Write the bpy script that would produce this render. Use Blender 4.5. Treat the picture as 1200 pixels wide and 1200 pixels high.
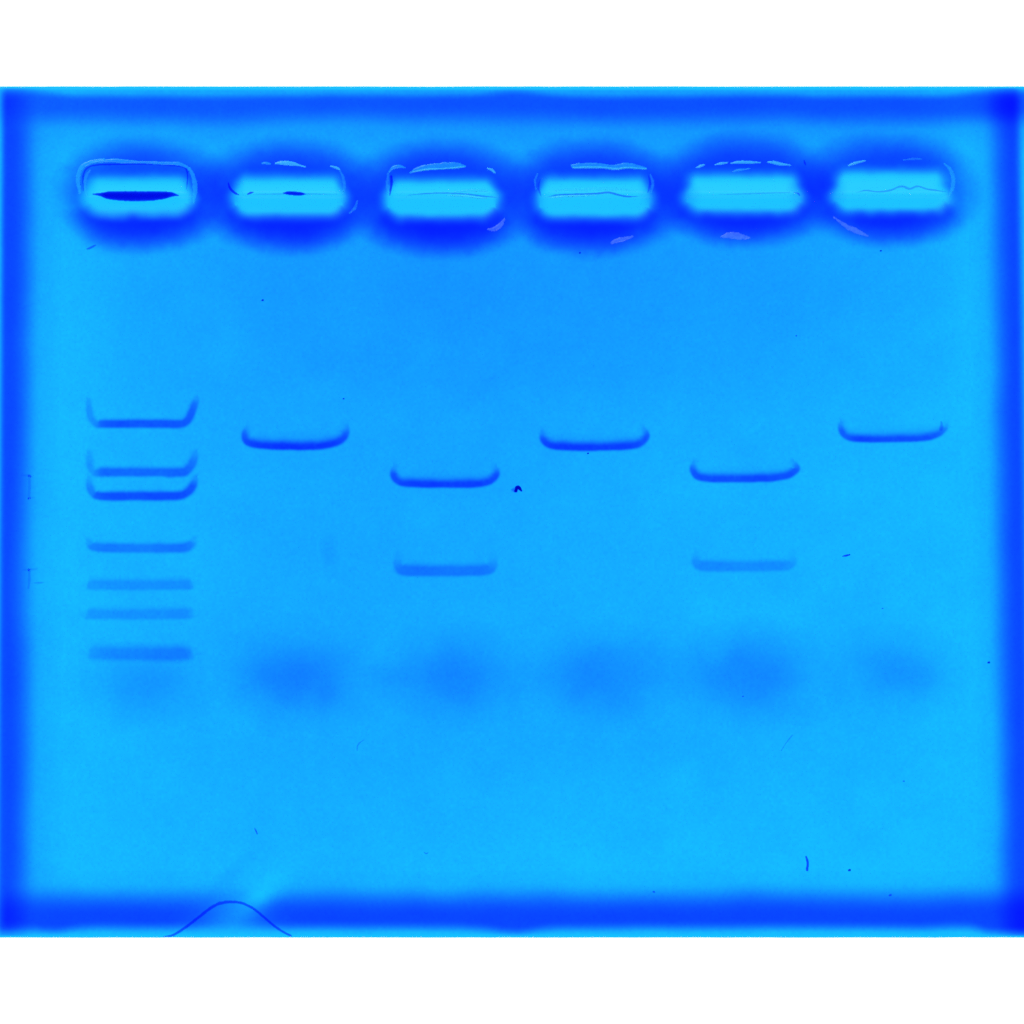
import bpy, math
import numpy as np

for o in list(bpy.data.objects):
    bpy.data.objects.remove(o, do_unlink=True)
scene = bpy.context.scene
COL = scene.collection

# ------------------------------------------------------------------ scale
S = 0.1 / 1200.0          # the gel is 10 cm wide; lengths below are in 1/1200 of that
H = 0.005                 # gel thickness, metres
CAM_H = 0.62              # camera above the gel surface


def wx(px):
    return (px - 600.0) * S


def wy(py):
    return (600.0 - py) * S


# ------------------------------------------------------------------ camera
cam = bpy.data.objects.new('camera', bpy.data.cameras.new('camera'))
COL.objects.link(cam)
cam.location = (0, 0, H + CAM_H)
cam.data.sensor_width = 36
cam.data.lens = 36 * CAM_H / 0.1
cam.data.clip_start = 0.01
cam.data.clip_end = 20
scene.camera = cam

# ------------------------------------------------------------------ world, lamp, exposure
world = bpy.data.worlds.new('World')
scene.world = world
world.use_nodes = True
world.node_tree.nodes['Background'].inputs['Color'].default_value = (0.8, 0.9, 1.0, 1)
world.node_tree.nodes['Background'].inputs['Strength'].default_value = 0.03

ld = bpy.data.lights.new('overhead_lamp', 'AREA')
ld.shape = 'RECTANGLE'
ld.size, ld.size_y = 0.35, 0.12
ld.energy = 10.0
ld.color = (0.93, 0.97, 1.0)
lamp = bpy.data.objects.new('overhead_lamp', ld)
COL.objects.link(lamp)
lamp.location = (-0.25, 0.55, 0.62)
lamp.rotation_euler = (math.radians(-41), math.radians(-18), 0)

scene.view_settings.view_transform = 'Standard'
scene.view_settings.look = 'None'
scene.view_settings.exposure = 0
scene.view_settings.gamma = 1
scene.view_settings.use_curve_mapping = False
scene.cycles.transparent_max_bounces = 96
scene.cycles.max_bounces = 4
scene.cycles.use_adaptive_sampling = True
scene.cycles.adaptive_threshold = 0.02
scene.cycles.adaptive_min_samples = 12
scene.cycles.use_denoising = False
scene.cycles.transmission_bounces = 12
scene.cycles.volume_bounces = 2


# ------------------------------------------------------------------ materials
def new_mat(name):
    m = bpy.data.materials.new(name)
    m.use_nodes = True
    nt = m.node_tree
    nt.nodes.clear()
    out = nt.nodes.new('ShaderNodeOutputMaterial')
    return m, nt, out


def wet_surface(nt, out, fresnel_ior=1.10, rough=0.5, bump=0.0, scale=400.0):
    """clear wet skin: passes light straight through, with a weak gloss on the outside"""
    tr = nt.nodes.new('ShaderNodeBsdfTransparent')
    gl = nt.nodes.new('ShaderNodeBsdfGlossy')
    gl.inputs['Roughness'].default_value = rough
    mx = nt.nodes.new('ShaderNodeMixShader')
    fr = nt.nodes.new('ShaderNodeFresnel')
    fr.inputs['IOR'].default_value = fresnel_ior
    ge = nt.nodes.new('ShaderNodeNewGeometry')
    inv = nt.nodes.new('ShaderNodeMath')
    inv.operation = 'SUBTRACT'
    inv.inputs[0].default_value = 1.0
    nt.links.new(ge.outputs['Backfacing'], inv.inputs[1])
    mul = nt.nodes.new('ShaderNodeMath')
    mul.operation = 'MULTIPLY'
    nt.links.new(fr.outputs[0], mul.inputs[0])
    nt.links.new(inv.outputs[0], mul.inputs[1])
    nt.links.new(mul.outputs[0], mx.inputs['Fac'])
    if bump:
        tc = nt.nodes.new('ShaderNodeTexCoord')
        no = nt.nodes.new('ShaderNodeTexNoise')
        no.inputs['Scale'].default_value = scale
        no.inputs['Detail'].default_value = 4
        bp = nt.nodes.new('ShaderNodeBump')
        bp.inputs['Strength'].default_value = bump
        bp.inputs['Distance'].default_value = 0.0002
        nt.links.new(tc.outputs['Object'], no.inputs['Vector'])
        nt.links.new(no.outputs['Fac'], bp.inputs['Height'])
        nt.links.new(bp.outputs['Normal'], gl.inputs['Normal'])
    nt.links.new(tr.outputs[0], mx.inputs[1])
    nt.links.new(gl.outputs[0], mx.inputs[2])
    nt.links.new(mx.outputs[0], out.inputs['Surface'])


def absorb(nt, out, r, g, b):
    """Beer-Lambert absorption per metre"""
    d = max(r, g, b)
    v = nt.nodes.new('ShaderNodeVolumeAbsorption')
    v.inputs['Color'].default_value = (1 - r / d, 1 - g / d, 1 - b / d, 1)
    v.inputs['Density'].default_value = d
    nt.links.new(v.outputs[0], out.inputs['Volume'])


SIG = 40000.0     # green absorption of bound blue stain, per metre


def mat_stain(name, r=0.42, g=1.0, b=0.0, k=SIG):
    m, nt, out = new_mat(name)
    t1 = nt.nodes.new('ShaderNodeBsdfTransparent')
    t2 = nt.nodes.new('ShaderNodeBsdfTransparent')
    t2.inputs['Color'].default_value = (0.93, 0.97, 1.0, 1)
    mx = nt.nodes.new('ShaderNodeMixShader')
    mx.inputs['Fac'].default_value = 0.1
    nt.links.new(t1.outputs[0], mx.inputs[1])
    nt.links.new(t2.outputs[0], mx.inputs[2])
    nt.links.new(mx.outputs[0], out.inputs['Surface'])
    absorb(nt, out, r * k, g * k, b * k)
    return m


GEL_G, GEL_R = 0.765, 5.1
m_gel, nt, out = new_mat('blue_gel')
wet_surface(nt, out, bump=0.15)
absorb(nt, out, GEL_R / H, GEL_G / H, 0.02)

m_buffer, nt, out = new_mat('clear_buffer')
wet_surface(nt, out, rough=0.5, bump=0.1, scale=900)
absorb(nt, out, 30, 6, 0.02)

m_stain_shade = mat_stain('blue_stain_shade')  # bands and smears; also the well walls' shade within the halos
m_residue = mat_stain('dark_residue', r=1.0, g=1.0, b=0.07, k=22000)
m_fibre = mat_stain('blue_fibre', r=0.6, g=1.0, b=0.02, k=9000)
m_dust = mat_stain('dust', r=1.0, g=1.0, b=0.16, k=20000)


def mat_glint(name, clear, col):  # milky pale colour standing in for reflected light
    m, nt, out = new_mat(name)
    tr = nt.nodes.new('ShaderNodeBsdfTransparent')
    di = nt.nodes.new('ShaderNodeBsdfDiffuse')
    tl = nt.nodes.new('ShaderNodeBsdfTranslucent')
    gl = nt.nodes.new('ShaderNodeBsdfGlossy')
    gl.inputs['Roughness'].default_value = 0.25
    no = nt.nodes.new('ShaderNodeTexNoise')
    no.inputs['Scale'].default_value = 2500
    tc = nt.nodes.new('ShaderNodeTexCoord')
    nt.links.new(tc.outputs['Object'], no.inputs['Vector'])
    mr = nt.nodes.new('ShaderNodeMapRange')
    mr.inputs['From Min'].default_value = 0.3
    mr.inputs['From Max'].default_value = 0.7
    mr.inputs['To Min'].default_value = 1 - clear - 0.05
    mr.inputs['To Max'].default_value = 1 - clear + 0.05
    nt.links.new(no.outputs['Fac'], mr.inputs['Value'])
    di.inputs['Color'].default_value = (*col, 1)
    tl.inputs['Color'].default_value = (*col, 1)
    a = nt.nodes.new('ShaderNodeMixShader')
    a.inputs['Fac'].default_value = 0.4
    b = nt.nodes.new('ShaderNodeMixShader')
    b.inputs['Fac'].default_value = 0.02
    c = nt.nodes.new('ShaderNodeMixShader')
    nt.links.new(di.outputs[0], a.inputs[1])
    nt.links.new(tl.outputs[0], a.inputs[2])
    nt.links.new(a.outputs[0], b.inputs[1])
    nt.links.new(gl.outputs[0], b.inputs[2])
    nt.links.new(mr.outputs[0], c.inputs['Fac'])
    nt.links.new(tr.outputs[0], c.inputs[1])
    nt.links.new(b.outputs[0], c.inputs[2])
    nt.links.new(c.outputs[0], out.inputs['Surface'])
    return m


m_glint = mat_glint('pale_painted_glint', 0.74, (0.03, 0.75, 0.95))
m_glint_bright = mat_glint('bright_painted_glint', 0.60, (0.10, 0.92, 1.0))
m_glint_faint = mat_glint('faint_painted_glint', 0.86, (0.04, 0.75, 0.95))
m_glint_film = mat_glint('painted_glint_film', 0.85, (0.26, 0.62, 0.95))

m_table, nt, out = new_mat('glowing_white_acrylic')
em = nt.nodes.new('ShaderNodeEmission')
em.inputs['Color'].default_value = (1, 1, 1, 1)
em.inputs['Strength'].default_value = 1.12
nt.links.new(em.outputs[0], out.inputs['Surface'])


# ------------------------------------------------------------------ helpers
def sstep(a, b, x):
    t = np.clip((x - a) / (b - a), 0, 1)
    return t * t * (3 - 2 * t)


def mesh_from(name, verts, faces):
    """verts (n,3), faces list of int arrays (m,k)"""
    me = bpy.data.meshes.new(name)
    me.vertices.add(len(verts))
    me.vertices.foreach_set('co', np.asarray(verts, np.float32).ravel())
    loops = np.concatenate([f.ravel() for f in faces]).astype(np.int32)
    starts, n = [], 0
    for f in faces:
        starts.append(n + np.arange(len(f)) * f.shape[1])
        n += f.size
    starts = np.concatenate(starts).astype(np.int32)
    me.loops.add(n)
    me.loops.foreach_set('vertex_index', loops)
    me.polygons.add(len(starts))
    me.polygons.foreach_set('loop_start', starts)
    me.update(calc_edges=True)
    me.validate()
    me.polygons.foreach_set('use_smooth', np.ones(len(me.polygons), bool))
    return me


def world_loc(o):
    p = np.zeros(3)
    while o is not None:
        p += np.array(o.location)
        o = o.parent
    return p


def link(name, me, mat, parent, loc):
    o = bpy.data.objects.new(name, me)
    COL.objects.link(o)
    if mat is not None:
        me.materials.append(mat)
    if parent is not None:
        o.parent = parent
        loc = np.array(loc) - world_loc(parent)
    o.location = tuple(loc)
    return o


def tag(o, label=None, cat=None, group=None, kind=None):
    if label:
        o['label'] = label
    if cat:
        o['category'] = cat
    if group:
        o['group'] = group
    if kind:
        o['kind'] = kind
    return o


def body(name, parent, mat, box, step, func, zbase, up=0.1, eps=5e-7):
    """Closed lens-shaped solid: its thickness in metres over the plane is func(X, Y);
    a share `up` of it stands above zbase and the rest reaches down below."""
    x0, x1, y0, y1 = box
    nx = max(3, int(round((x1 - x0) / step)) + 1)
    ny = max(3, int(round((y1 - y0) / step)) + 1)
    X, Y = np.meshgrid(np.linspace(x0, x1, nx), np.linspace(y0, y1, ny))
    T = func(X, Y)
    T[0, :] = T[-1, :] = 0
    T[:, 0] = T[:, -1] = 0
    a = T > eps
    cell = a[:-1, :-1] | a[1:, :-1] | a[:-1, 1:] | a[1:, 1:]
    jj, ii = np.nonzero(cell)
    idx = np.arange(nx * ny).reshape(ny, nx)
    q = np.stack([idx[jj, ii], idx[jj + 1, ii], idx[jj + 1, ii + 1], idx[jj, ii + 1]], 1)  # ccw seen from above (y down)
    T = np.maximum(T, eps)
    used = np.unique(q)
    n = len(used)
    m = -np.ones(nx * ny, int)
    m[used] = np.arange(n)
    zb = zbase(X, Y) if callable(zbase) else np.full_like(X, zbase)
    c = np.array([wx((x0 + x1) / 2), wy((y0 + y1) / 2), float(zb[ny // 2, nx // 2])])
    Xf, Yf, Zf, Tf = wx(X).ravel()[used], wy(Y).ravel()[used], zb.ravel()[used], T.ravel()[used]
    verts = np.concatenate([np.stack([Xf, Yf, Zf + up * Tf], 1), np.stack([Xf, Yf, Zf - (1 - up) * Tf], 1)]) - c
    qt = m[q]
    # thin rim closing the two sheets
    e = np.concatenate([qt[:, [0, 1]], qt[:, [1, 2]], qt[:, [2, 3]], qt[:, [3, 0]]])
    key = e[:, 0] * n + e[:, 1]
    rim = e[~np.isin(key, e[:, 1] * n + e[:, 0])]
    wall = np.stack([rim[:, 1], rim[:, 0], rim[:, 0] + n, rim[:, 1] + n], 1)
    me = mesh_from(name, verts, [qt, qt[:, ::-1] + n, wall])
    return link(name, me, mat, parent, c)


def smooth_path(pts, n=12):
    p = np.array(pts, float)
    if len(p) == 2:
        t = np.linspace(0, 1, n)[:, None]
        return p[0] * (1 - t) + p[1] * t
    e = np.concatenate([[2 * p[0] - p[1]], p, [2 * p[-1] - p[-2]]])
    res = []
    for i in range(len(p) - 1):
        a, b, c, d = e[i:i + 4]
        t = np.linspace(0, 1, n, endpoint=False)[:, None]
        res.append(0.5 * (2 * b + (c - a) * t + (2 * a - 5 * b + 4 * c - d) * t ** 2 + (3 * b - a - 3 * c + d) * t ** 3))
    res.append(p[-1:])
    return np.concatenate(res)


def curve_field(X, Y, path):
    """signed distance to a path (x, y, ...extra columns); positive on its upper/left-hand side"""
    best = np.full(X.shape, 1e9)
    sd = np.zeros(X.shape)
    ex = np.zeros(X.shape + (path.shape[1] - 2,))
    for k in range(len(path) - 1):
        a, b = path[k], path[k + 1]
        dx, dy = b[0] - a[0], b[1] - a[1]
        L = dx * dx + dy * dy + 1e-12
        t = np.clip(((X - a[0]) * dx + (Y - a[1]) * dy) / L, 0, 1)
        d = np.hypot(X - a[0] - t * dx, Y - a[1] - t * dy)
        s = -np.sign(dx * (Y - a[1]) - dy * (X - a[0]))
        m = d < best
        best[m] = d[m]
        sd[m] = (d * s)[m]
        ex[m] = (a[2:] + (b[2:] - a[2:]) * t[..., None])[m]
    return sd, ex


def value_noise(X, Y, cell, seed):
    r = np.random.default_rng(seed)
    g = r.standard_normal((160, 160))
    u, v = X / cell + 40, Y / cell + 40
    i, j = np.floor(u).astype(int), np.floor(v).astype(int)
    f, h = u - i, v - j
    f, h = f * f * (3 - 2 * f), h * h * (3 - 2 * h)
    i %= 159
    j %= 159
    return (g[j, i] * (1 - f) + g[j, i + 1] * f) * (1 - h) + (g[j + 1, i] * (1 - f) + g[j + 1, i + 1] * f) * h


def strip(name, parent, mat, pts, width, thick, z, up=0.6, step=0.7, rough=0.0, seed=1):
    """thin solid sliver following a path; pts carry an optional third value, the half-width factor"""
    p = [tuple(q) + ((1.0,) if len(q) == 2 else ()) for q in pts]
    path = smooth_path(p)
    w = width * max(q[2] for q in p) + 2

    def f(X, Y):
        d, e = curve_field(X, Y, path)
        hw = np.maximum(width * e[..., 0], 0.05)
        if rough:
            hw = hw * (1 + rough * value_noise(X, Y, 3.0, seed))
        return thick * np.sqrt(np.clip(1 - (d / hw) ** 2, 0, 1)) * np.minimum(1, hw / width + 0.3)
    return body(name, parent, mat,
                (path[:, 0].min() - w, path[:, 0].max() + w, path[:, 1].min() - w, path[:, 1].max() + w),
                step, f, z, up)


# ------------------------------------------------------------------ the light table
def box_mesh(name, x0, x1, y0, y1, z0, z1):
    v = np.array([(x, y, z) for z in (z0, z1) for y in (y0, y1) for x in (x0, x1)])
    f = np.array([(0, 2, 3, 1), (4, 5, 7, 6), (0, 1, 5, 4), (2, 6, 7, 3), (0, 4, 6, 2), (1, 3, 7, 5)])
    me = mesh_from(name, v, [f])
    me.polygons.foreach_set('use_smooth', np.zeros(6, bool))
    return me


tag(link('light_table', box_mesh('light_table', -0.14, 0.14, -0.14, 0.14, -0.02, 0), m_table, None, (0, 0, 0)),
    kind='structure')

# ------------------------------------------------------------------ the gel
gel = bpy.data.objects.new('agarose_gel', None)
gel.empty_display_size = 0.02
COL.objects.link(gel)
gel.location = (0, 0, 0.00005)
tag(gel, 'blue stained agarose gel slab with six wells and dark bands, lying on white light table', 'gel')

# bright floor of each well: x0, x1, y0, y1
WELLS = [(106, 219, 208, 251), (278, 399, 207, 254), (457, 578, 210, 256),
         (635, 758, 208, 256), (807, 936, 204, 250), (980, 1106, 200, 249)]
EX0, EX1, EY0, EY1 = -3.0, 1203.0, 102.0, 1098.0     # gel outline
DRAFT = 5.0                                          # side walls lean out towards the base


def well_sdf(X, Y, w, widen=8.0, rad=13.0):
    x0, x1, y0, y1 = w
    cx, cy = (x0 + x1) / 2, (y0 + y1) / 2
    hx = (x1 - x0) / 2 + widen * sstep(214, 231, Y)
    hy = (y1 - y0) / 2
    rad = rad * (0.85 + 0.95 * sstep(225, 240, Y))
    qx = np.abs(X - cx) - hx + rad
    qy = np.abs(Y - cy) - hy + rad
    return np.hypot(np.maximum(qx, 0), np.maximum(qy, 0)) + np.minimum(np.maximum(qx, qy), 0) - rad


WELL_DEPTH = 0.0009


def gel_height(X, Y):
    Z = np.full(X.shape, H)
    for w in WELLS:
        near = (np.abs(X - (w[0] + w[1]) / 2) < 110) & (np.abs(Y - 228) < 90)
        d = well_sdf(X[near], Y[near], w)
        Z[near] -= WELL_DEPTH * (1 - sstep(-15, 9, d)) * (0.36 + 0.82 * (1 - sstep(225, 230, Y[near])))
        Z[near] += 0.00012 * np.exp(-((d - 12) / 9) ** 2)
    return Z + 1.5e-5 * value_noise(X, Y, 60, 5)


def build_slab():
    nx, ny = 400, 333
    X, Y = np.meshgrid(np.linspace(EX0, EX1, nx), np.linspace(EY0, EY1, ny))
    Z = gel_height(X, Y)
    idx = np.arange(nx * ny).reshape(ny, nx)
    q = np.stack([idx[:-1, :-1], idx[1:, :-1], idx[1:, 1:], idx[:-1, 1:]], -1).reshape(-1, 4)
    ring = np.concatenate([idx[0, :-1], idx[:-1, -1], idx[-1, :0:-1], idx[:0:-1, 0]])   # clockwise from above
    v = np.stack([wx(X).ravel(), wy(Y).ravel(), Z.ravel()], 1)
    rb = v[ring].copy()
    cxp, cyp = X.ravel()[ring], Y.ravel()[ring]
    wob = 0.12 * value_noise(cxp * 1.0, cyp * 1.0, 25, 9)
    sx = np.where(cxp <= EX0 + 1e-6, -1, np.where(cxp >= EX1 - 1e-6, 1, 0))
    sy = np.where(cyp <= EY0 + 1e-6, 1, np.where(cyp >= EY1 - 1e-6, -1, 0))
    rb[:, 0] += sx * (DRAFT + wob) * S
    rb[:, 1] += sy * (DRAFT + wob) * S
    rb[:, 2] = 0.00005
    n0 = len(v)
    m = len(ring)
    k = np.arange(m)
    kn = (k + 1) % m
    sides = np.stack([ring[k], ring[kn], n0 + kn, n0 + k], 1)
    bottom = (n0 + k)[None, :]
    me = mesh_from('slab', np.concatenate([v, rb]), [q, sides, bottom])
    return link('slab', me, m_gel, gel, (0, 0, 0))


slab = build_slab()


def A2t(A):
    return A / SIG


# --- stain spread through the body of the gel
GX = [-10, 60, 200, 380, 520, 700, 870, 1050, 1150, 1210]
GY = [100, 150, 330, 420, 500, 600, 700, 790, 870, 950, 1020, 1100]
GA = [[.15, .15, .25, .30, .35, .35, .35, .30, .10, .10],
      [.12, .12, .20, .28, .32, .32, .34, .28, .08, .08],
      [.08, .08, .28, .42, .48, .44, .38, .26, .07, .07],
      [.05, .05, .25, .38, .42, .38, .30, .18, .05, .05],
      [.03, .03, .20, .28, .30, .22, .17, .10, .03, .03],
      [.02, .02, .14, .24, .25, .17, .11, .07, .03, .03],
      [.02, .02, .14, .24, .22, .16, .11, .07, .03, .03],
      [.04, .04, .20, .26, .28, .26, .22, .12, .04, .04],
      [.03, .03, .14, .21, .22, .22, .18, .09, .03, .03],
      [.03, .03, .10, .17, .14, .10, .08, .04, .02, .02],
      [.02, .02, .06, .10, .06, .03, .03, .02, .02, .02],
      [.02, .02, .04, .05, .04, .03, .03, .02, .02, .02]]


def grid_interp(X, Y):
    gx, gy, ga = np.array(GX, float), np.array(GY, float), np.array(GA)
    i = np.clip(np.searchsorted(gx, X) - 1, 0, len(gx) - 2)
    j = np.clip(np.searchsorted(gy, Y) - 1, 0, len(gy) - 2)
    f = np.clip((X - gx[i]) / (gx[i + 1] - gx[i]), 0, 1)
    h = np.clip((Y - gy[j]) / (gy[j + 1] - gy[j]), 0, 1)
    f, h = f * f * (3 - 2 * f), h * h * (3 - 2 * h)
    return (ga[j, i] * (1 - f) + ga[j, i + 1] * f) * (1 - h) + (ga[j + 1, i] * (1 - f) + ga[j + 1, i + 1] * f) * h


def cloud(X, Y):
    A = grid_interp(X, Y) + 0.06
    A += 0.020 * value_noise(X, Y, 38, 11) + 0.012 * value_noise(X, Y, 14, 12)
    A += 0.033 * np.random.default_rng(3).standard_normal(X.shape)
    for w in WELLS:
        A *= sstep(-8, 12, well_sdf(X, Y, w)) * 0.97 + 0.03
    # clear streak by the arched fibre at the lower edge
    u, v = X - 306, Y - 1045
    A -= 0.16 * np.exp(-((u * 0.60 + v * 0.80) / 14) ** 2 - ((u * 0.80 - v * 0.60) / 36) ** 2)
    A += 0.14 * np.exp(-((u + 36 - 0.9 * (-v - 18)) / 13) ** 2 - ((v + 18) / 26) ** 2)
    return A2t(np.maximum(A, 0.012))


body('stain_cloud', gel, m_stain_shade, (EX0 - 1, EX1 + 1, EY0, EY1), 2.5, cloud, H * 0.45, 0.5)


# --- margin of denser absorption, darker along the four sides
def margin(X, Y):
    n = value_noise(X, Y, 130, 21) * 1.6 + value_noise(X, Y, 40, 22) * 0.7
    xl = X + 0.006 * (Y - 150)
    left = 1.72 * sstep(-1, 9, xl) * (1 - sstep(12, 52, xl + n)) ** 1.25 + 0.22 * (1 - sstep(28, 85, X + n)) * sstep(0, 10, X)
    rr = 1200 - X + 0.016 * (Y - 150)
    right = 1.75 * sstep(0, 14, rr) * (1 - sstep(15, 53, rr + n)) ** 1.2 + 0.20 * (1 - sstep(30, 80, rr + n)) * sstep(0, 12, rr)
    # clear strip along the outer edge, closed at the corners and half way along
    shut = np.exp(-((X - 603) / 34) ** 2) + (1 - sstep(30, 95, X)) + sstep(1095, 1160, X)
    shut = np.clip(shut, 0, 1)
    t = Y - 102
    top = 1.22 * sstep(5 - 5 * shut, 17 - 5 * shut, t + 0.5 * n) * (1 - sstep(22, 54, t + n)) ** 1.2
    top += 0.24 * (1 - sstep(36, 82, t)) * sstep(5, 18, t)
    top *= 0.92 + 0.10 * sstep(300, 1100, X)
    u = 1098 - Y
    shb = np.exp(-((X - 603) / 30) ** 2) + 0.75 * np.exp(-((X - 62) / 26) ** 2) + sstep(1130, 1165, X)
    shb = np.clip(shb, 0, 1)
    bot = 1.85 * sstep(3 - 4 * shb, 21 - 8 * shb, u + 0.5 * n) * (1 - sstep(25, 66, u + n)) ** 1.2
    bot += 0.18 * (1 - sstep(34, 95, u)) * sstep(5, 20, u)
    chip = np.exp(-((X - 272) / 42) ** 2 - ((Y - 1083) / 40) ** 2)
    bot *= 1 - 0.62 * chip
    p, q = (X - 306) * 0.80 - (Y - 1047) * 0.60, (X - 306) * 0.60 + (Y - 1047) * 0.80
    bot *= 1 - 0.95 * np.exp(-(p / 34) ** 2 - (q / 15) ** 2)
    corner = 0.18 * (np.exp(-((X - 18) / 22) ** 2 - ((Y - 1072) / 22) ** 2)
                     + 1.0 * np.exp(-((X - 1185) / 22) ** 2 - ((Y - 1072) / 20) ** 2)
                     + 2.8 * np.exp(-((X - 1178) / 24) ** 2 - ((Y - 124) / 18) ** 2))
    edge_y = sstep(0, 18, t) * sstep(0, 14, u)
    A = left * (0.25 + 0.75 * edge_y) + right * (0.3 + 0.7 * edge_y) + top * (0.35 + 0.65 * sstep(-2, 10, X)) + bot * (0.35 + 0.65 * sstep(-2, 10, X)) + corner
    A = A * (1 - 0.28 * np.exp(-((X - 18) / 30) ** 2 - ((Y - 124) / 30) ** 2) - 0.24 * np.exp(-((X - 18) / 34) ** 2 - ((Y - 1072) / 34) ** 2)
             - 0.10 * np.exp(-((X - 1182) / 34) ** 2 - ((Y - 1072) / 34) ** 2))
    return A2t(np.maximum(A - 0.02, 0))


body('dark_margin', gel, m_stain_shade, (EX0, EX1, EY0 + 0.5, EY1 - 0.5), 2.4, margin, H + 0.06e-3, 1.0)

# --- wells
#        halo: (below, above, left, right) strengths and widths
HALO = [((2.75, 64), (1.65, 64), (1.35, 94), (1.75, 107)),
        ((2.85, 65), (1.75, 65), (1.75, 107), (1.75, 107)),
        ((3.0, 67), (1.85, 66), (1.75, 107), (1.80, 107)),
        ((2.95, 66), (1.85, 66), (1.80, 107), (1.70, 108)),
        ((2.7, 61), (1.85, 66), (1.70, 108), (1.80, 107)),
        ((2.75, 63), (1.75, 64), (1.80, 107), (1.20, 104))]
WELL_LABELS = ['well at the far left, holding a dark lens-shaped residue under a pale rim',
               'second well from the left, with a small dark spot in it',
               'third well from the left, with a long pale sliver along its upper lip',  # the pale sliver is a painted glint
               'fourth well from the left, with a bright straight sliver above it',  # the bright sliver is a painted glint
               'fifth well from the left, with a broken bright line along its upper lip',
               'well at the far right, with a wavy crease and pale right rim']

# reflections around the wells, modelled as pale milky strips: (kind, half-width, points)
GLINTS = [
    [('p', 2.0, [(94, 226, .8), (92, 208, 1.2), (97, 196, 1.2), (108, 190, 1), (122, 187.5, .7)]),
     ('p', 1.9, [(106, 191, .5), (130, 188.5, 1), (146, 189.5, 1.2), (165, 190.5, .6), (190, 191.5, 1.0), (208, 192, 1), (219, 196, .7), (222, 200, .3)]),
     ('p', 2.0, [(222, 197, .5), (227, 208, 1.1), (229, 222, 1.3), (227, 238, .6)]),
     ('f', 1.5, [(102, 229, .4), (100, 220, 1), (101, 208, 1), (106, 200, .5)])],
    [('b', 2.1, [(323, 192, .3), (330, 191.3, 1), (341, 192, 1.1), (350, 194, .5), (358, 196, .2)]),
     ('p', 1.4, [(307, 192, .3), (312, 191.5, 1), (317, 192.5, .4)]),
     ('b', 1.3, [(388, 195, .3), (394, 197, 1), (398, 199, .5)]),
     ('f', 1.5, [(398, 199, .5), (402, 208, 1), (404, 219, 1), (401, 227, .4)]),
     ('f', 1.5, [(410, 250, .4), (416, 244, 1), (419, 236, .4)])],
    [('p', 3.0, [(481, 203, .2), (490, 198.5, .8), (505, 196, 1.2), (525, 194.5, 1.3), (536, 194.5, 1.1), (545, 195.5, .3)]),
     ('b', 0.9, [(484, 202, .5), (500, 199, 1), (520, 198, .8), (538, 196.5, .9), (545, 195.5, .3)]),
     ('p', 1.8, [(456, 202, .3), (461, 197, 1), (468, 195.5, 1), (475, 197, .3)]),
     ('f', 1.6, [(455, 204, .6), (454, 218, 1), (456, 228, .5)]),
     ('b', 1.3, [(571, 197.5, .3), (576, 199.5, 1), (580, 203, .4)]),
     ('b', 0.9, [(525, 229.2, .3), (545, 230, 1), (560, 231.8, .9), (570, 232.6, .3)]),
     ('p', 1.5, [(532, 225, .2), (548, 223.8, 1), (562, 223.2, 1.1), (571, 224, .4)]),
     ('w', 2.2, [(572, 269, .4), (580, 268.5, 1), (587, 263, 1), (591, 257, .3)])],
    [('p', 2.9, [(671, 195, .7), (680, 194.5, 1), (700, 194.5, .9), (718, 196, .8), (733, 194.5, 1.1), (748, 196.5, .8), (757, 198, .3)]),
     ('b', 1.1, [(672, 197, .8), (690, 196.5, 1), (708, 197, .9), (722, 198.5, 1), (735, 197, .8), (757, 198.3, .5)]),
     ('f', 1.3, [(628, 222, .4), (627, 212, 1), (630, 204, .4)]),
     ('f', 1.4, [(762, 205, .4), (765, 215, 1), (763, 226, .4)]),
     ('b', 0.8, [(645, 232, .4), (660, 230.4, 1), (676, 229.8, .9), (700, 229, .3)]),
     ('f', 1.6, [(650, 223.5, .3), (680, 222.5, 1), (712, 221.5, 1), (745, 224, .3)]),
     ('w', 2.4, [(717, 285, .5), (724, 282, 1.1), (732, 280, .8), (741, 277.5, .3)])],
    [('b', 1.3, [(816, 197, .3), (821, 195, 1), (825, 193.6, .4)]),
     ('b', 1.3, [(838, 193.5, .3), (845, 192, 1), (852, 191.2, .4)]),
     ('b', 1.5, [(856, 192, .3), (866, 190.6, 1), (878, 190.8, 1), (891, 190.8, .3)]),
     ('b', 1.6, [(900, 190.4, .4), (907, 191, 1), (914, 192.6, 1), (926, 194, .2)]),
     ('p', 1.2, [(859, 201.5, .3), (864, 200, 1), (878, 198, .3)]),
     ('w', 3.4, [(845, 278, .2), (853, 276, .9), (862, 276.5, 1.1), (872, 278.5, .7), (878, 279, .2)])],
    [('b', 1.4, [(993.5, 194.8, .3), (1000, 192, 1), (1006, 190.5, .8), (1014, 188.5, .3)]),
     ('p', 2.0, [(1106, 192, .3), (1113, 199, .8), (1116.5, 209, 1.1), (1116, 220, 1), (1112, 230, .4)]),
     ('f', 1.0, [(1058, 188, .4), (1070, 186.5, 1), (1080, 187, .4)]),
     ('w', 2.0, [(977, 255, .3), (985, 261, .6), (994, 267, 1.2), (1003, 271, 1.3), (1012, 275, .6), (1017, 277, .2)])],
]
KIND = {'p': m_glint, 'b': m_glint_bright, 'f': m_glint_faint, 'w': m_glint_film}
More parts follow.
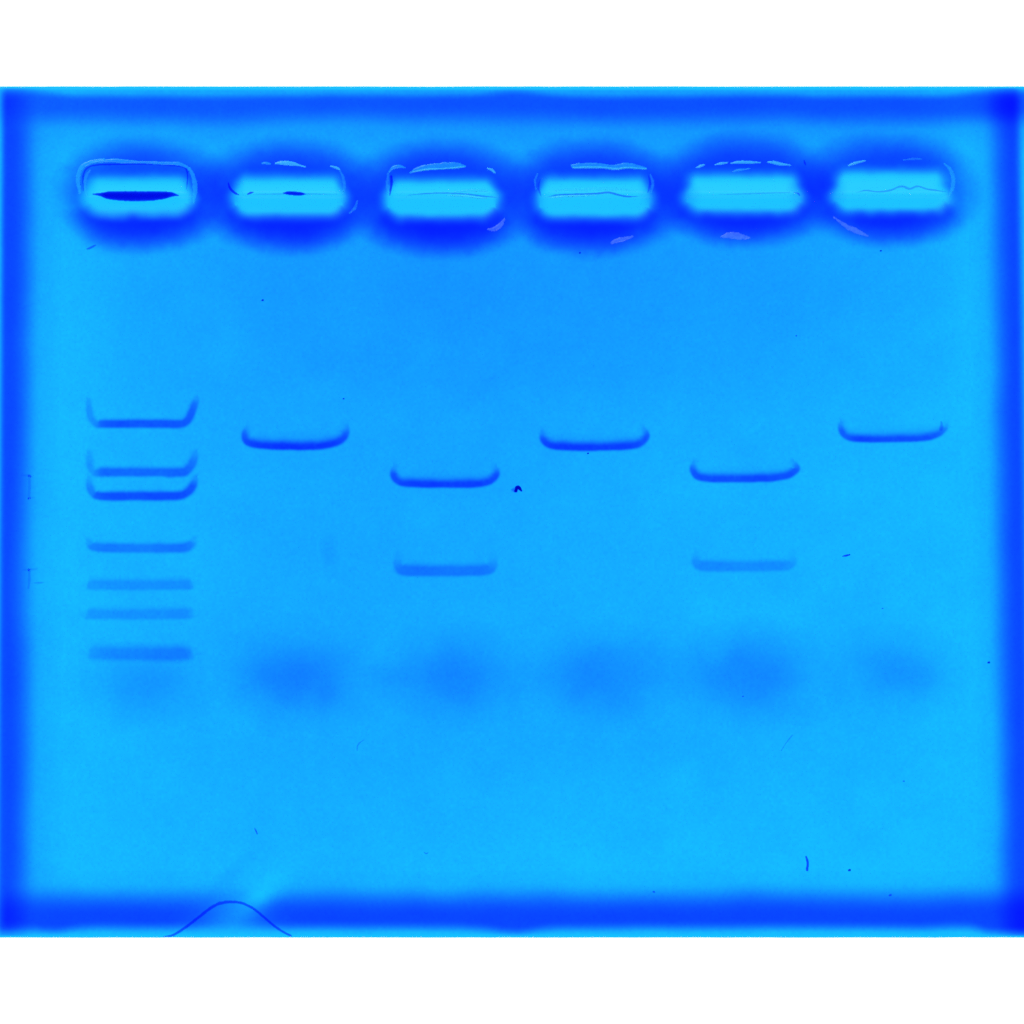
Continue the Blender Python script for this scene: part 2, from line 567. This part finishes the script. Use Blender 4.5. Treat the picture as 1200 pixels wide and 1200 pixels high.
# dark creases: (half-width, thickness factor, points)
CREASES = [
    [(1.0, .5, [(98, 224, .4), (98, 206, 1), (103, 197, 1), (115, 193.5, 1), (140, 193, .8), (170, 192.5, .7), (205, 194.5, .9), (217, 197, 1), (220, 206, .8), (219, 222, .4)])],
    [(1.6, .8, [(267.5, 214, .3), (270, 221, 1), (275, 226, 1), (280, 228.6, .4)]),
     (1.3, .8, [(290, 228, .4), (293.5, 226.5, 1), (297, 225.5, .4)]),
     (0.9, .15, [(297, 228, .5), (330, 227.5, 1), (360, 227.5, 1), (396, 228, .4)])],
    [(1.8, .8, [(458.5, 207, .8), (459, 214, 1), (458, 222, .8), (456.8, 229, .3)]),
     (1.0, .30, [(478, 229, .3), (500, 227, .8), (520, 226.5, .8), (545, 227.5, 1), (565, 230, 1), (582, 231.5, .3)])],
    [(1.1, .42, [(642, 231, .2), (655, 228.5, .8), (675, 228, 1), (700, 227, 1), (713, 225.8, 1.2), (724, 228.5, 1), (735, 230.6, .9), (748, 230.5, .2)]),
     (1.4, .3, [(633, 210, .4), (631, 220, 1), (634, 230, .4)]),
     (1.4, .3, [(760, 206, .4), (761.5, 216, 1), (759, 226, .4)])],
    [(0.9, .14, [(842, 228.3, .3), (870, 227.5, 1), (900, 226.5, 1), (925, 226, .6)]),
     (1.0, .40, [(930, 225.5, .3), (935, 227, 1), (937, 229.5, .5)]),
     (1.2, .5, [(942, 188, .6), (943, 191.5, 1), (944, 194, .3)])],
    [(1.1, .24, [(1003, 226, .2), (1014, 223.5, .8), (1028, 225, .8), (1042, 223.5, 1), (1052, 219.5, 1), (1058, 218.8, 1.2), (1066, 221.5, 1.3), (1075, 218.5, 1), (1086, 221.8, 1), (1098, 223.5, .8), (1108, 225, .3)])],
]
RESIDUES = {0: (5.6, 0.00022, [(109, 227.5, .1), (118, 228, .38), (127, 229, .80), (148, 229.8, 1.05), (172, 229.8, 1.05), (190, 229, .85), (201, 228, .5), (209, 229, .1)]),
            1: (2.4, 0.00016, [(332, 226.3, .2), (338, 226.2, .9), (346, 226.8, 1), (353, 227.2, .8), (358, 227.5, .2)])}

WELL_GROUP = 'sample wells along the top of the gel'
for i, w in enumerate(WELLS):
    def fluid(X, Y, w=w, i=i):
        d = well_sdf(X, Y, w)
        t = 0.00035 * (1 - sstep(-16, 0, d))
        return t

    def floor(X, Y):
        return gel_height(X, Y) + 0.00004

    well = body('sample_well', gel, m_buffer, (w[0] - 16, w[1] + 16, w[2] - 10, w[3] + 10), 2.0, fluid, floor, 1.0)
    well['label'] = WELL_LABELS[i]

    hb, ha, hl, hr = HALO[i]

    def halo(X, Y, w=w, hb=hb, ha=ha, hl=hl, hr=hr, i=i):
        d = well_sdf(X, Y, w)
        x0, x1, y0, y1 = w
        cx = (x0 + x1) / 2
        hx = (x1 - x0) / 2 - 6 + 8 * sstep(218, 238, Y)
        qx = np.maximum(np.abs(X - cx) - hx, 0)
        qd = np.maximum(Y - (y1 - 12), 0)
        qu = np.maximum((y0 + 12) - Y, 0)
        n = np.sqrt(qx ** 2 + qd ** 2 + qu ** 2) + 1e-6
        wxx, wd, wu = (qx / n) ** 2, (qd / n) ** 2, (qu / n) ** 2
        sA = np.where(X < cx, hl[0], hr[0])
        rx = np.where(X < cx, hl[1], hr[1])
        cy = (y0 + y1) / 2 - 2
        ry = np.where(Y < cy, ha[1], hb[1])
        amp = np.where(n < 1e-3, 0, wxx * sA + wd * hb[0] + wu * ha[0])
        e = np.hypot((X - cx) / rx, (Y - cy) / ry)
        e = e + 0.020 * value_noise(X, Y, 40, 30 + i) + 0.010 * value_noise(X, Y, 9, 40 + i)
        d = d + 0.6 * value_noise(X, Y, 12, 50 + i)
        A = amp * sstep(-6, 13, d + 2.0) * (1 - sstep(0.55, 1.19, e))
        if i == 0:
            A *= 1 - 0.45 * sstep(12, 0, d) * sstep(203, 215, Y)     # clearer ring inside the pale rim
        return A2t(np.maximum(A - 0.02, 0))

    body('stain_halo', well, m_stain_shade, (w[0] - 100, w[1] + 100, w[2] - 85, w[3] + 85), 2.4, halo, H + (0.19e-3 if i % 2 else 0.29e-3), 1.0)  # its upper inner part is the well wall's shade put into the absorption
    for k, (kind, hw, pts) in enumerate(GLINTS[i]):
        strip('painted_glint', well, KIND[kind], pts, hw, 0.00012, H + 0.0006, 0.5, 0.6, rough=0.12 if kind in 'wf' else 0.07, seed=60 + k)
    for k, (hw, tf, pts) in enumerate(CREASES[i]):
        strip('crease', well, m_fibre, pts, hw, 0.00027 * tf, H + 0.0004, 0.9, 0.5, rough=0.12, seed=80 + k)
    if i in RESIDUES:
        hw, th, pts = RESIDUES[i]
        strip('dark_residue', well, m_residue, pts, hw, th, H + 0.00005, 0.5, 0.7, rough=0.03, seed=90 + i)

# --- bands: points (x, y, strength); `so`/`si` = softness of the lower and upper side
BANDS = [
    ('topmost band of the ladder lane, with both ends swept up', 2.5, 4.8, 4.2, 0,
     [(102, 471, .35), (103, 482, .55), (106, 492, .55), (113, 498.5, .8), (122, 499, 1.6), (150, 499, 1.75), (185, 499, 1.75), (205, 499.5, 1.8), (216, 498, 1.6), (223, 492, 1.5), (227, 483, 1.3), (230.5, 473, .9), (231.5, 468, .3)]),
    ('second band of the ladder lane, just above the third', 2.7, 5.2, 5.0, 0,
     [(102.5, 534, .3), (104, 546, .5), (108, 554, .5), (114, 556, .9), (124, 556, 1.35), (150, 556, 1.25), (185, 556, 1.3), (205, 556.5, 1.35), (217, 555.5, 1.35), (225, 548, 1.1), (228.5, 541, .9), (230.5, 533, .4)]),
    ('third band of the ladder lane, dark with upturned ends', 2.6, 5.0, 4.6, 0,
     [(103, 562, .35), (104, 572, .75), (108, 580, .9), (114, 583, 1.6), (130, 584, 1.95), (160, 584, 1.9), (190, 584, 1.95), (212, 583, 1.9), (222, 578, 1.75), (228, 570, 1.5), (230.5, 562, .5)]),
    ('fourth band of the ladder lane, medium blue', 3.0, 5.6, 5.0, 0,
     [(103, 637, .3), (107, 642, .8), (120, 644.5, .92), (160, 645, .94), (205, 645, .98), (219, 643.5, .98), (226, 639, .75), (229, 634, .2)]),
    ('fifth band of the ladder lane, faint and broad', 3.0, 6.5, 6.5, 0,
     [(101, 688, .1), (109, 688.5, .48), (160, 689, .46), (215, 688.5, .54), (224, 688, .42), (228, 687, .1)]),
    ('sixth band of the ladder lane, faint and broad', 3.0, 6.5, 7.0, 0,
     [(99, 722, .12), (108, 723, .50), (160, 723.5, .48), (215, 723, .55), (223, 722.5, .42), (228, 722, .1)]),
    ('lowest band of the ladder lane, wide and blurred', 4.5, 8.0, 9.0, 0,
     [(101, 768, .1), (112, 769, .48), (160, 770, .64), (212, 770, .72), (222, 769, .55), (228, 768, .1)]),
    ('dark curved single band in the second lane', 2.2, 3.6, 7.0, .55,
     [(287, 502, .35), (285, 509, 1.3), (287, 517, 1.9), (294, 521.5, 2.2), (310, 523.8, 2.4), (340, 525, 2.5), (365, 525, 2.45), (382, 523.5, 2.4), (396, 520, 2.2), (404, 514.5, 1.9), (407, 508, 1.4), (408, 502, .4)]),
    ('upper dark band in the third lane', 2.2, 3.8, 6.5, .55,
     [(460, 549, .4), (459.5, 556, 1.6), (463, 563, 1.8), (471, 567.5, 1.9), (490, 569, 2.1), (525, 569.3, 2.1), (555, 569, 2.1), (570, 567, 2.0), (579, 562.5, 1.9), (583.5, 556, 1.6), (583, 549, .4)]),
    ('lower lighter band in the third lane', 3.0, 7.0, 6.5, .25,
     [(464, 654, .15), (464, 664, .6), (470, 671, .85), (490, 672.5, .88), (525, 672.5, .8), (560, 672, .82), (575, 670, .8), (580, 663, .5), (581, 654, .12)]),
    ('dark curved single band in the fourth lane', 2.2, 3.6, 7.0, .5,
     [(634, 508, .4), (635, 515, 1.6), (640, 521, 2.0), (650, 524.5, 2.2), (675, 526, 2.4), (705, 526, 2.4), (735, 524.5, 2.3), (749, 522, 2.1), (757, 516, 1.8), (759.5, 510, 1.5), (757, 503, .4)]),
    ('upper dark band in the fifth lane', 2.2, 4.4, 6.0, .45,
     [(811, 543, .4), (810.5, 551, 1.4), (815, 558.5, 1.7), (824, 562, 1.8), (845, 563, 1.9), (880, 563, 1.85), (905, 562, 1.9), (922, 559, 1.8), (931, 554.5, 1.7), (935.5, 549, 1.3), (932, 542, .35)]),
    ('lower pale band in the fifth lane', 3.0, 6.8, 6.0, .2,
     [(813, 650, .12), (813.5, 660, .5), (820, 666, .62), (840, 667, .62), (880, 667, .55), (910, 666.5, .55), (925, 665, .5), (931, 659, .35), (931, 650, .1)]),
    ('single dark band in the sixth lane, highest of the single bands', 2.1, 3.2, 6.5, .55,
     [(984, 497, .5), (984.5, 504, 1.5), (989, 511, 1.7), (998, 515, 1.9), (1016, 516.5, 2.0), (1045, 516, 1.9), (1075, 515.5, 1.9), (1092, 513, 1.8), (1101, 509.5, 1.6), (1108, 503, .9), (1110, 499, .3)]),
]
for k, (lab, so, pl, si, tail, pts) in enumerate(BANDS):
    path = smooth_path(pts, 8)

    def band(X, Y, path=path, so=so, pl=pl, si=si, tail=tail, k=k):
        d, e = curve_field(X, Y, path)
        d = d + 0.22 * value_noise(X, Y, 11, 100 + k)
        amp = np.maximum(e[..., 0], 0) * 0.86
        # narrower where the ends sweep up
        bulk = np.clip((amp / amp.max()), 0, 1)
        plw = pl * (0.5 + 0.5 * bulk)
        inn = np.exp(-(np.maximum(d - (0.78 if tail > 0.3 else 1.0) * plw, 0) / si) ** 1.6 * 2.0)
        outp = np.exp(-(np.maximum(-d, 0) / so) ** 2)
        A = amp * np.where(d > 0, inn, outp)
        mid = sstep(path[0, 0] + 4, path[0, 0] + 26, X) * (1 - sstep(path[-1, 0] - 26, path[-1, 0] - 4, X))
        A += tail * amp.max() * 0.16 * mid * np.where(d > 0, np.exp(-(d / 15) ** 2), outp)
        A *= 1 + 0.045 * value_noise(X, Y, 16, 120 + k) + 0.035 * value_noise(X, Y, 3, 140 + k)
        return A2t(np.maximum(A - 0.02, 0))

    b = body('dna_band', gel, m_stain_shade,
             (path[:, 0].min() - 14, path[:, 0].max() + 14, path[:, 1].min() - 20, path[:, 1].max() + 16),
             1.15, band, H + (0.09e-3 if k % 2 else 0.16e-3), 1.0)
    b['label'] = lab

# small spur on the right end of the sixth lane's band
strip('band_spur', gel, m_stain_shade, [(1102.5, 503, 1), (1103.2, 499, 1), (1103, 494, .4)], 2.2, A2t(0.55), H + 0.20e-3, 1.0, 0.8)

# --- blurred dye front in each lane
SMEARS = [(165, 805, 62, 38, .24, 'blurred dye patch under the ladder lane'),
          (348, 792, 62, 40, .52, 'blurred dye patch at the foot of the second lane'),
          (530, 792, 62, 40, .42, 'blurred dye patch at the foot of the third lane'),
          (706, 794, 62, 42, .40, 'blurred dye patch at the foot of the fourth lane'),
          (880, 792, 64, 42, .46, 'blurred dye patch at the foot of the fifth lane'),
          (1051, 790, 56, 40, .38, 'blurred dye patch at the foot of the sixth lane')]
for k, (cx, cy, rx, ry, amp, lab) in enumerate(SMEARS):
    def smear(X, Y, cx=cx, cy=cy, rx=rx, ry=ry, amp=amp, k=k):
        r = np.hypot((X - cx) / rx, (Y - cy) / ry) + 0.10 * value_noise(X, Y, 24, 160 + k)
        A = amp * (np.exp(-(r / 0.95) ** 2) + 0.10 * np.exp(-(r / 1.7) ** 2))
        A += 0.012 * value_noise(X, Y, 4, 170 + k) * np.exp(-r * r)
        return A2t(np.maximum(A - 0.025, 0))
    s = body('dye_smear', gel, m_stain_shade, (cx - 140, cx + 140, cy - 95, cy + 95), 3.0, smear, H + (0.05e-3 if k % 2 else 0.07e-3), 1.0)
    s['label'] = lab


def smudge(X, Y):
    r = np.hypot((X - 386) / 9, (Y - 650) / 24) + 0.12 * value_noise(X, Y, 9, 201)
    return A2t(np.maximum(0.16 * np.exp(-r ** 2) - 0.02, 0))


body('faint_smudge', gel, m_stain_shade, (365, 408, 600, 700), 2.0, smudge, H + 0.05e-3, 1.0)

# --- faint scratches pressed into the left margin
for hw, A, pts in [(2.0, .30, [(34.5, 558, .8), (34.8, 570, 1), (34, 584, .8)]),
                   (1.6, .18, [(25, 557.5, .5), (33, 557, 1), (38, 559, .4)]),
                   (1.2, .22, [(33, 584, .5), (40, 583, .6)]),
                   (1.9, .34, [(34.2, 668, .7), (34.5, 678, 1), (33.5, 689, .7)]),
                   (1.6, .2, [(26, 668, .4), (33, 667.5, 1), (41, 667, .8), (44, 666, .3)]),
                   (1.2, .40, [(40, 683, .4), (46, 683, 1), (52, 682.5, .3)])]:
    strip('edge_scratch', gel, m_stain_shade, pts, hw, A2t(A), H + 0.12e-3, 1.0, 0.7)

# ------------------------------------------------------------------ dust and fibres lying on the gel
ZS = H + 0.00012


def loose(name, mat, pts, hw, th, label, cat, group=None, step=0.5, rough=0.1, seed=7):
    o = strip(name, None, mat, pts, hw, th, ZS + th * 0.35, 0.5, step, rough=rough, seed=seed)
    return tag(o, label, cat, group)


loose('fibre', m_fibre, [(192, 1097.5, .4), (203, 1095.5, .9), (217, 1087, 1), (232, 1075.5, 1.1), (247, 1064, 1.15), (258, 1058.5, 1.15), (271, 1056.8, 1.1), (283, 1058, 1), (296, 1064, .95), (308, 1073.5, .95), (321, 1084.5, .9), (333, 1092.5, .8), (341, 1096.5, .7)],
      1.7, 0.00016, 'long thin blue fibre arching over the lower edge of the gel', 'fibre')
loose('fibre', m_fibre, [(944.6, 1004, .8), (946.2, 1009, 1), (946.4, 1014, 1), (945.6, 1019.5, 1)],
      1.5, 0.00022, 'short curved upright dark fibre near the lower right of the gel', 'fibre')
loose('fibre', m_fibre, [(987, 651.8, .3), (991, 651.2, 1), (995.5, 650, .6)],
      1.1, 0.00032, 'tiny dark sliver under the band of the sixth lane', 'fibre')
loose('fibre', m_fibre, [(915.5, 879.5, .6), (921, 871, .6), (925.5, 865, .9), (928.5, 861.5, .7)],
      0.9, 0.00006, 'faint slanting hair below the blurred patch of the fifth lane', 'fibre')
loose('fibre', m_fibre, [(418.5, 879.5, .7), (418.8, 875, .8), (421.5, 870.5, .8), (426.5, 867, .5)],
      0.9, 0.00006, 'faint hooked hair between second and third lane below the blurred patches', 'fibre')
loose('fibre', m_fibre, [(298.5, 970.5, .6), (300, 973.5, 1), (301.5, 977, .7)],
      0.9, 0.00013, 'tiny dark hair below the second lane, above the arched fibre', 'fibre')
loose('fibre', m_fibre, [(102, 291.8, .5), (105, 291, 1), (108, 289.4, 1), (112, 287.6, .5)],
      1.5, 0.00012, 'short slanting blue flake below the leftmost well', 'fibre')
loose('fibre', m_fibre, [(497, 998.5, .6), (499.5, 1000.2, 1), (502, 999, .5)],
      0.8, 0.00008, 'very small faint hair low under the third lane', 'fibre')

loose('debris', m_dust, [(604.3, 575.2, .8), (605.5, 572.2, 1.15), (608, 571.2, 1.2), (609.6, 573, .9), (610.8, 575, .6)],
      2.1, 0.00025, 'dark hook-shaped crumb to the right of the third lane', 'debris', rough=0.2)
loose('debris', m_fibre, [(599.5, 573.6, .5), (602, 573.8, 1.1), (604, 575, .9)],
      2.4, 0.00009, 'pale blue flake beside the dark hook-shaped crumb', 'debris', rough=0.2)

DOTS = [(995.3, 1019.6, 1.5, 'round dark speck right of the short upright fibre'),
        (307.5, 352, 1.1, 'small dark speck below the second well'),
        (402.5, 467.3, 1.1, 'small dark speck above right end of second lane band'),
        (1158.5, 776.3, 1.4, 'dark speck beside the dark right margin'),
        (1043, 1049, 1.3, 'small speck at the dark lower margin under the sixth lane'),
        (766, 1045, 1.4, 'small speck at the dark lower margin under the fourth lane'),
        (679.5, 296.5, 1.1, 'tiny speck under the fourth well'),
        (1032, 294, 1.1, 'tiny speck under the rightmost well'),
        (870.5, 816, 1.0, 'tiny speck in the blurred patch of the fifth lane'),
        (689, 531.3, 1.1, 'tiny speck touching the underside of the fourth lane band'),
        (1034, 713, 0.8, 'tiny faint speck in the sixth lane above its blurred patch'),
        (933, 393.5, 0.9, 'tiny speck high up between fifth and sixth lane'),
        (1059, 915.5, 0.9, 'tiny faint speck low in the sixth lane')]
for k, (x, y, r, lab) in enumerate(DOTS):
    loose('dust_speck', m_dust if r > 1 and y < 1040 else m_fibre, [(x - 0.35 * r, y + 0.1, .85), (x + 0.35 * r, y - 0.1, 1)], r, 0.00013, lab, 'speck',
          'dust specks on the gel', step=0.35, rough=0.2, seed=300 + k)
